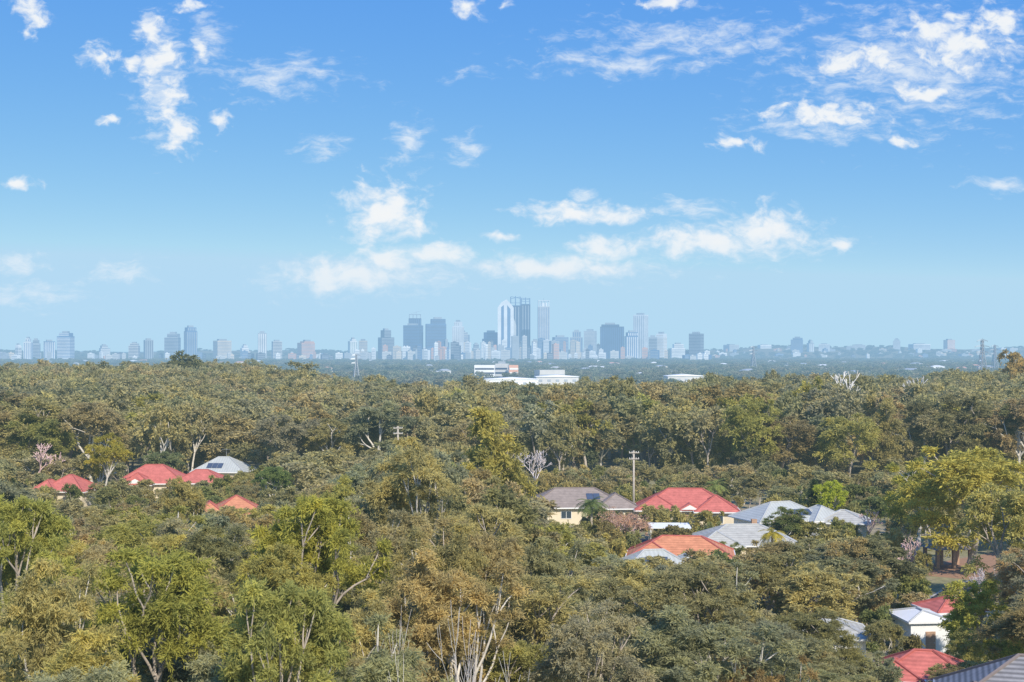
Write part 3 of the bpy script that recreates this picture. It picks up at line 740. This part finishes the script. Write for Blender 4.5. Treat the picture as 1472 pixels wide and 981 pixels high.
for px,wd,yt,lb,dd in((741,15,440,'left of the dark twin towers, crowned by slanted beams',6950),(755.5,13,438,'right of the dark twin towers with open crown frame',7000)):
    k=dd/F; r,z=custom(px,dd,lb,.05); H=Zp(yt,dd)-z; w=wd*k; h2=Zp(426 if px<750 else 428,dd)-z
    MB().box(-w/2,w/2,-w*.45,w*.45,0,H).obj('wall',CM['glass'],r)
    g=MB()
    for i in range(3): g.box(-w/2+w*(.14+.3*i),-w/2+w*(.22+.3*i),-w*.45-.6,-w*.45-.05,6,H-6)
    g.obj('window_bands',CM['grey'],r)
    c=MB(); c.box(-w*.49,w*.49,-w*.44,w*.44,H+.02,H+2)
    for s in(-1,0,1):
        for t in(-1,1): c.tube((s*w*.46,t*w*.4,H+1),(s*w*.46,t*w*.4,h2-(3 if s else 0)),1.8,1.8,4)
    c.tube((-w*.46,-w*.4,h2-3),(w*.46,-w*.4,h2-12),1.8,1.8,4);c.tube((-w*.46,w*.4,h2-12),(w*.46,w*.4,h2-3),1.8,1.8,4);c.tube((-w*.46,-w*.4,H+14),(w*.46,-w*.4,H+14),1.5,1.5,4)
    c.obj('crown_frame',CM['blue'],r)
r,w,dp,H=tower(773,790,441,'conc','blue','tall pale striped tower with framed crown right of the dark twins',6800,'v',rz=.05,plant=False)
c=MB()
for s in(-1,-.33,.33,1):
    for t in(-1,1): c.tube((s*w*.46,t*dp*.45,H),(s*w*.46,t*dp*.45,H+26),1.8,1.8,4)
c.box(-w*.5,w*.5,-dp*.5,dp*.5,H+26,H+29);c.box(-w*.3,w*.3,-dp*.3,dp*.3,H,H+18); c.obj('crown_frame',CM['white'],r)
MB().tube((0,0,H+29),(0,0,H+42),1.2,.5,5).obj('mast',CM['grey'],r)
zones=[(0,330,'low pale building on the hazy left skyline'),(330,690,'low pale building below the left half of the city'),(690,1020,'low pale building at the foot of the city centre'),(1020,1472,'low pale building on the right horizon hills')]
for i in range(292):
    px=rnd.uniform(0,1472)
    if rnd.random()<.55: px=rnd.gauss(735,145)
    lab=[z_[2] for z_ in zones if z_[0]<=px<=z_[1]]
    if not lab: continue
    d=rnd.uniform(6000,7200) if px<1020 else rnd.uniform(7700,8700)
    centre=max(0,1-abs(px-740)/270)
    wp=rnd.uniform(3,13); hp=rnd.uniform(4,12)+rnd.random()**1.5*centre*26 if px<1020 else rnd.uniform(1,4)
    wl=rnd.choice(['white','white','white','conc','grey','beige','blue','salmon','dark','conc'])
    x=W(px,d);z=G(x,d)-2;w=wp*d/F;h=hp*d/F*1.1+8
    r=empty('low_building',(x,d,z),lab[0],'building',rnd.uniform(-.5,.5),group=lab[0].replace('building','buildings'))
    MB().box(-w/2,w/2,-w*.3,w*.3,0,h).box(-w*.2,w*.1,-w*.15,w*.15,h-.5,h+4).obj('wall',CM[wl],r)
    g=MB(); zz=4
    while zz<h-4: g.box(-w*.45,w*.45,-w*.3-.4,-w*.3-.03,zz,zz+2.4); zz+=7
    g.obj('window_bands',CM['grey'],r)
for i in range(90):
    d=rnd.uniform(2300,5600); px=rnd.uniform(0,1472); x=W(px,d); z=G(x,d)-1; w=rnd.uniform(14,45); h=rnd.uniform(10,16)
    lab='pale roofed suburban building among the hazy trees of the plain'
    r=empty('suburban_building',(x,d,z),lab,'building',rnd.uniform(-.6,.6),group='suburban buildings on the plain')
    MB().box(-w/2,w/2,-w*.3,w*.3,0,h-2).obj('wall',CM[rnd.choice(['white','beige','conc'])],r)
    m=MB(); m.hip(0,0,w+1,w*.6+1,h-1.9,3); m.obj('roof',CM[rnd.choice(['white','grey','salmon','conc'])],r)
def ware(x0,x1,yt,d,label,mat='conc'):
    x=W((x0+x1)/2,d);z=G(x,d)-1;w=(x1-x0)/F*d;h=Zp(yt,d)-z
    r=empty('warehouse',(x,d,z),label,'warehouse',.04)
    MB().box(-w/2,w/2,-18,18,0,h-2.5).obj('wall',CM[mat],r)
    MB().prism([(-w/2-1,h-2.5),(w/2+1,h-2.5),(w/2+1,h-2),(0,h),(-w/2-1,h-2)],-19,19).obj('roof',CM['white'],r)
    g=MB(); n=int(w/9)
    for i in range(n): g.box(-w/2+(i+.3)*w/n,-w/2+(i+.7)*w/n,-18.4,-18.03,h-8,h-5.5)
    g.obj('window_bands',CM['grey'],r)
ware(698,772,542.5,1700,'long white warehouse just above the forest at the centre','white')
ware(770,830,539,1780,'taller white warehouse right of the long one')
ware(957,1010,538,1800,'white warehouse roof above the forest right of centre')
tower(682,712,525,'white','dark','white low apartment block behind the long warehouse',2300,'h',cat='building',name='apartment_block',plant=False,depth=.5)
tower(712,732,523,'conc','glass','grey apartment block in the middle of the three behind the warehouse',2320,'h',cat='building',name='apartment_block',depth=.5)
tower(731,745,525,'salmon','white','orange brown apartment block at the right of the three behind the warehouse',2300,'h',cat='building',name='apartment_block',plant=False,depth=.5)
tower(768,812,532,'conc','grey','low white building with flat roof above the taller warehouse',2100,'h',cat='building',name='apartment_block',plant=False,depth=.4)
# ---------------------------------------------------------------- light, sky
E=math.radians(38); A=math.radians(24)
Sv=Vector((math.sin(A)*math.cos(E),-math.cos(A)*math.cos(E),math.sin(E)))
L=bpy.data.lights.new('sun','SUN'); L.energy=5.0; L.angle=math.radians(.6); L.color=(1,.92,.80)
lo=bpy.data.objects.new('sun',L); COL.objects.link(lo); lo.rotation_euler=Sv.to_track_quat('Z','Y').to_euler()
w=bpy.data.worlds.new('World'); S.world=w; w.use_nodes=True; nt=w.node_tree; nt.nodes.clear()
tc=N(nt,'ShaderNodeTexCoord'); D=tc.outputs['Generated']
sp=N(nt,'ShaderNodeSeparateXYZ',{0:D})
sv=N(nt,'ShaderNodeCombineXYZ',{0:sp.outputs[0],1:sp.outputs[1],2:M_(nt,'MULTIPLY_ADD',sp.outputs[2],1.9,.035)})
nv=N(nt,'ShaderNodeVectorMath',{0:sv.outputs[0]},operation='NORMALIZE')
sky=N(nt,'ShaderNodeTexSky',{0:nv.outputs[0]},sky_type='NISHITA',sun_disc=False,sun_elevation=E,sun_rotation=math.atan2(Sv.x,Sv.y),air_density=1.0,dust_density=.6,ozone_density=2.0)
s3=N(nt,'ShaderNodeSeparateColor',{0:sky.outputs[0]})
K=.13
def grade(ch,ref,out,gm_): return M_(nt,'MULTIPLY',M_(nt,'POWER',M_(nt,'MULTIPLY',s3.outputs[ch],K/ref),gm_),out/K)
g3=N(nt,'ShaderNodeCombineColor',{0:M_(nt,'MINIMUM',grade(0,.48,.46,1.18),.46/K),1:M_(nt,'MINIMUM',grade(1,.68,.70,.70),.70/K),2:grade(2,.83,.88,.10)})
bg=N(nt,'ShaderNodeBackground',{0:g3.outputs[0],1:K})
yy=M_(nt,'MAXIMUM',sp.outputs[1],.02)
u=M_(nt,'DIVIDE',sp.outputs[0],yy); v=M_(nt,'DIVIDE',sp.outputs[2],yy)
uv=N(nt,'ShaderNodeCombineXYZ',{0:u,1:v,2:0.0}).outputs[0]
def noise(scale,det,vec,rough=.6,dist=0):
    return N(nt,'ShaderNodeTexNoise',{'Vector':vec,'Scale':scale,'Detail':det,'Roughness':rough,'Distortion':dist})
wn=noise(26,3,uv)
wv=N(nt,'ShaderNodeVectorMath',{0:wn.outputs[1],1:(.5,.5,.5)},operation='SUBTRACT').outputs[0]
uvw=N(nt,'ShaderNodeVectorMath',{0:wv,1:(.024,.018,0),2:uv},operation='MULTIPLY_ADD').outputs[0]
def masks(lst,gr):
    cur=None
    for cx,cy,cw,ch,wt in lst:
        a=2*F/(cw*wt*gr);b=2*F/(ch*wt*gr)
        s=N(nt,'ShaderNodeVectorMath',{0:uvw,1:(a,b,0),2:(-a*(cx-CX)/F,-b*(HY-cy)/F,0)},operation='MULTIPLY_ADD').outputs[0]
        l=N(nt,'ShaderNodeVectorMath',{0:s},operation='LENGTH').outputs['Value']
        cur=l if cur is None else M_(nt,'MINIMUM',cur,l)
    return M_(nt,'SUBTRACT',1.0,cur)
cum=[(50,18,60,56,1),(145,84,64,50,.85),(190,96,36,36,.85),(214,50,52,60,1),(230,92,56,96,1),(243,142,60,90,1),(256,188,60,76,1.05),(285,75,36,70,.8),
(315,172,36,34,.85),(30,266,56,22,.95),(155,173,36,18,.9),(556,305,118,88,1.15),(500,395,200,48,1.15),(560,378,90,50,1.1),(628,364,100,40,1.1),(790,384,230,32,1.15),(870,358,100,42,1.1),
(820,303,150,36,1.05),(890,310,90,26,.9),(1010,350,200,42,1.1),(1105,330,126,58,1.15),(1375,60,180,100,.95),(1250,85,190,60,.8),(1430,30,120,60,.85),(1330,128,130,34,.95),(1180,165,210,42,.9),
(1062,206,74,26,.95),(1300,204,54,24,.9),(675,10,50,36,1),(730,4,36,18,1),(960,4,90,22,1),(270,8,50,26,1),(1210,350,30,34,.9),(715,343,54,16,.9)]
wis=[(405,112,230,66,1.05),(465,210,80,44,1),(590,200,70,80,1),(670,215,80,70,.8),(900,92,330,44,1),(1080,62,160,40,1),(670,106,90,20,1),(1320,95,430,190,1.1),(30,425,190,40,1.2),(15,380,110,30,1.2),(180,395,110,40,1.1),(1190,185,280,60,1),(300,60,80,110,.9),(1440,265,110,30,.9),(980,300,140,36,1),(1000,55,700,120,.6),(1150,350,170,44,1),(845,276,70,24,1),(540,400,300,60,1.1),(840,385,320,52,1),(230,110,110,240,.8),(1050,345,300,70,1)]
mc_=masks(cum,1.24); mw_=masks(wis,1.15)
amp=N(nt,'ShaderNodeMapRange',{0:v,1:.06,2:.15,3:1.8,4:3.0}).outputs[0]
nc=noise(64,8,N(nt,'ShaderNodeVectorMath',{0:uvw,1:(1,1.5,1)},operation='MULTIPLY').outputs[0],.58); nw=noise(50,8,N(nt,'ShaderNodeVectorMath',{0:uvw,1:(1,2.6,1)},operation='MULTIPLY').outputs[0],.64)
dc=M_(nt,'ADD',mc_,M_(nt,'MULTIPLY',M_(nt,'SUBTRACT',nc.outputs[0],.57),amp))
dw=M_(nt,'ADD',mw_,M_(nt,'MULTIPLY',M_(nt,'SUBTRACT',nw.outputs[0],.55),3.6))
fc=N(nt,'ShaderNodeMapRange',{0:dc,1:-.12,2:.75,3:0.0,4:.96},interpolation_type='SMOOTHSTEP').outputs[0]
fw=N(nt,'ShaderNodeMapRange',{0:dw,1:-.1,2:1.5,3:0.0,4:.8},interpolation_type='SMOOTHSTEP').outputs[0]
fa=M_(nt,'MAXIMUM',fc,fw)
lowf=N(nt,'ShaderNodeMapRange',{0:v,1:.02,2:.09,3:.6,4:1.0}).outputs[0]
front=M_(nt,'GREATER_THAN',sp.outputs[1],.05)
fa=M_(nt,'MULTIPLY',M_(nt,'MULTIPLY',fa,lowf),front)
cc=N(nt,'ShaderNodeMix',{0:N(nt,'ShaderNodeMapRange',{0:dc,1:.2,2:1.4,3:0.0,4:1.0}).outputs[0],6:(.86,.92,.98,1),7:(.98,.97,.95,1)},data_type='RGBA')
bc=N(nt,'ShaderNodeBackground',{0:cc.outputs[2],1:.98})
mx=N(nt,'ShaderNodeMixShader',{0:fa,1:bg.outputs[0],2:bc.outputs[0]})
ow=N(nt,'ShaderNodeOutputWorld'); nt.links.new(mx.outputs[0],ow.inputs[0])
# ---------------------------------------------------------------- camera
c=bpy.data.cameras.new('camera'); c.lens=50*F/2044.44; c.sensor_width=36; c.shift_y=(HY-490.5)/1472; c.clip_end=60000; c.clip_start=1
co=bpy.data.objects.new('camera',c); COL.objects.link(co); co.location=(0,0,CZ); co.rotation_euler=(PI/2,0,0); S.camera=co
S.view_settings.view_transform='Standard'; S.view_settings.look='None'; S.view_settings.exposure=0
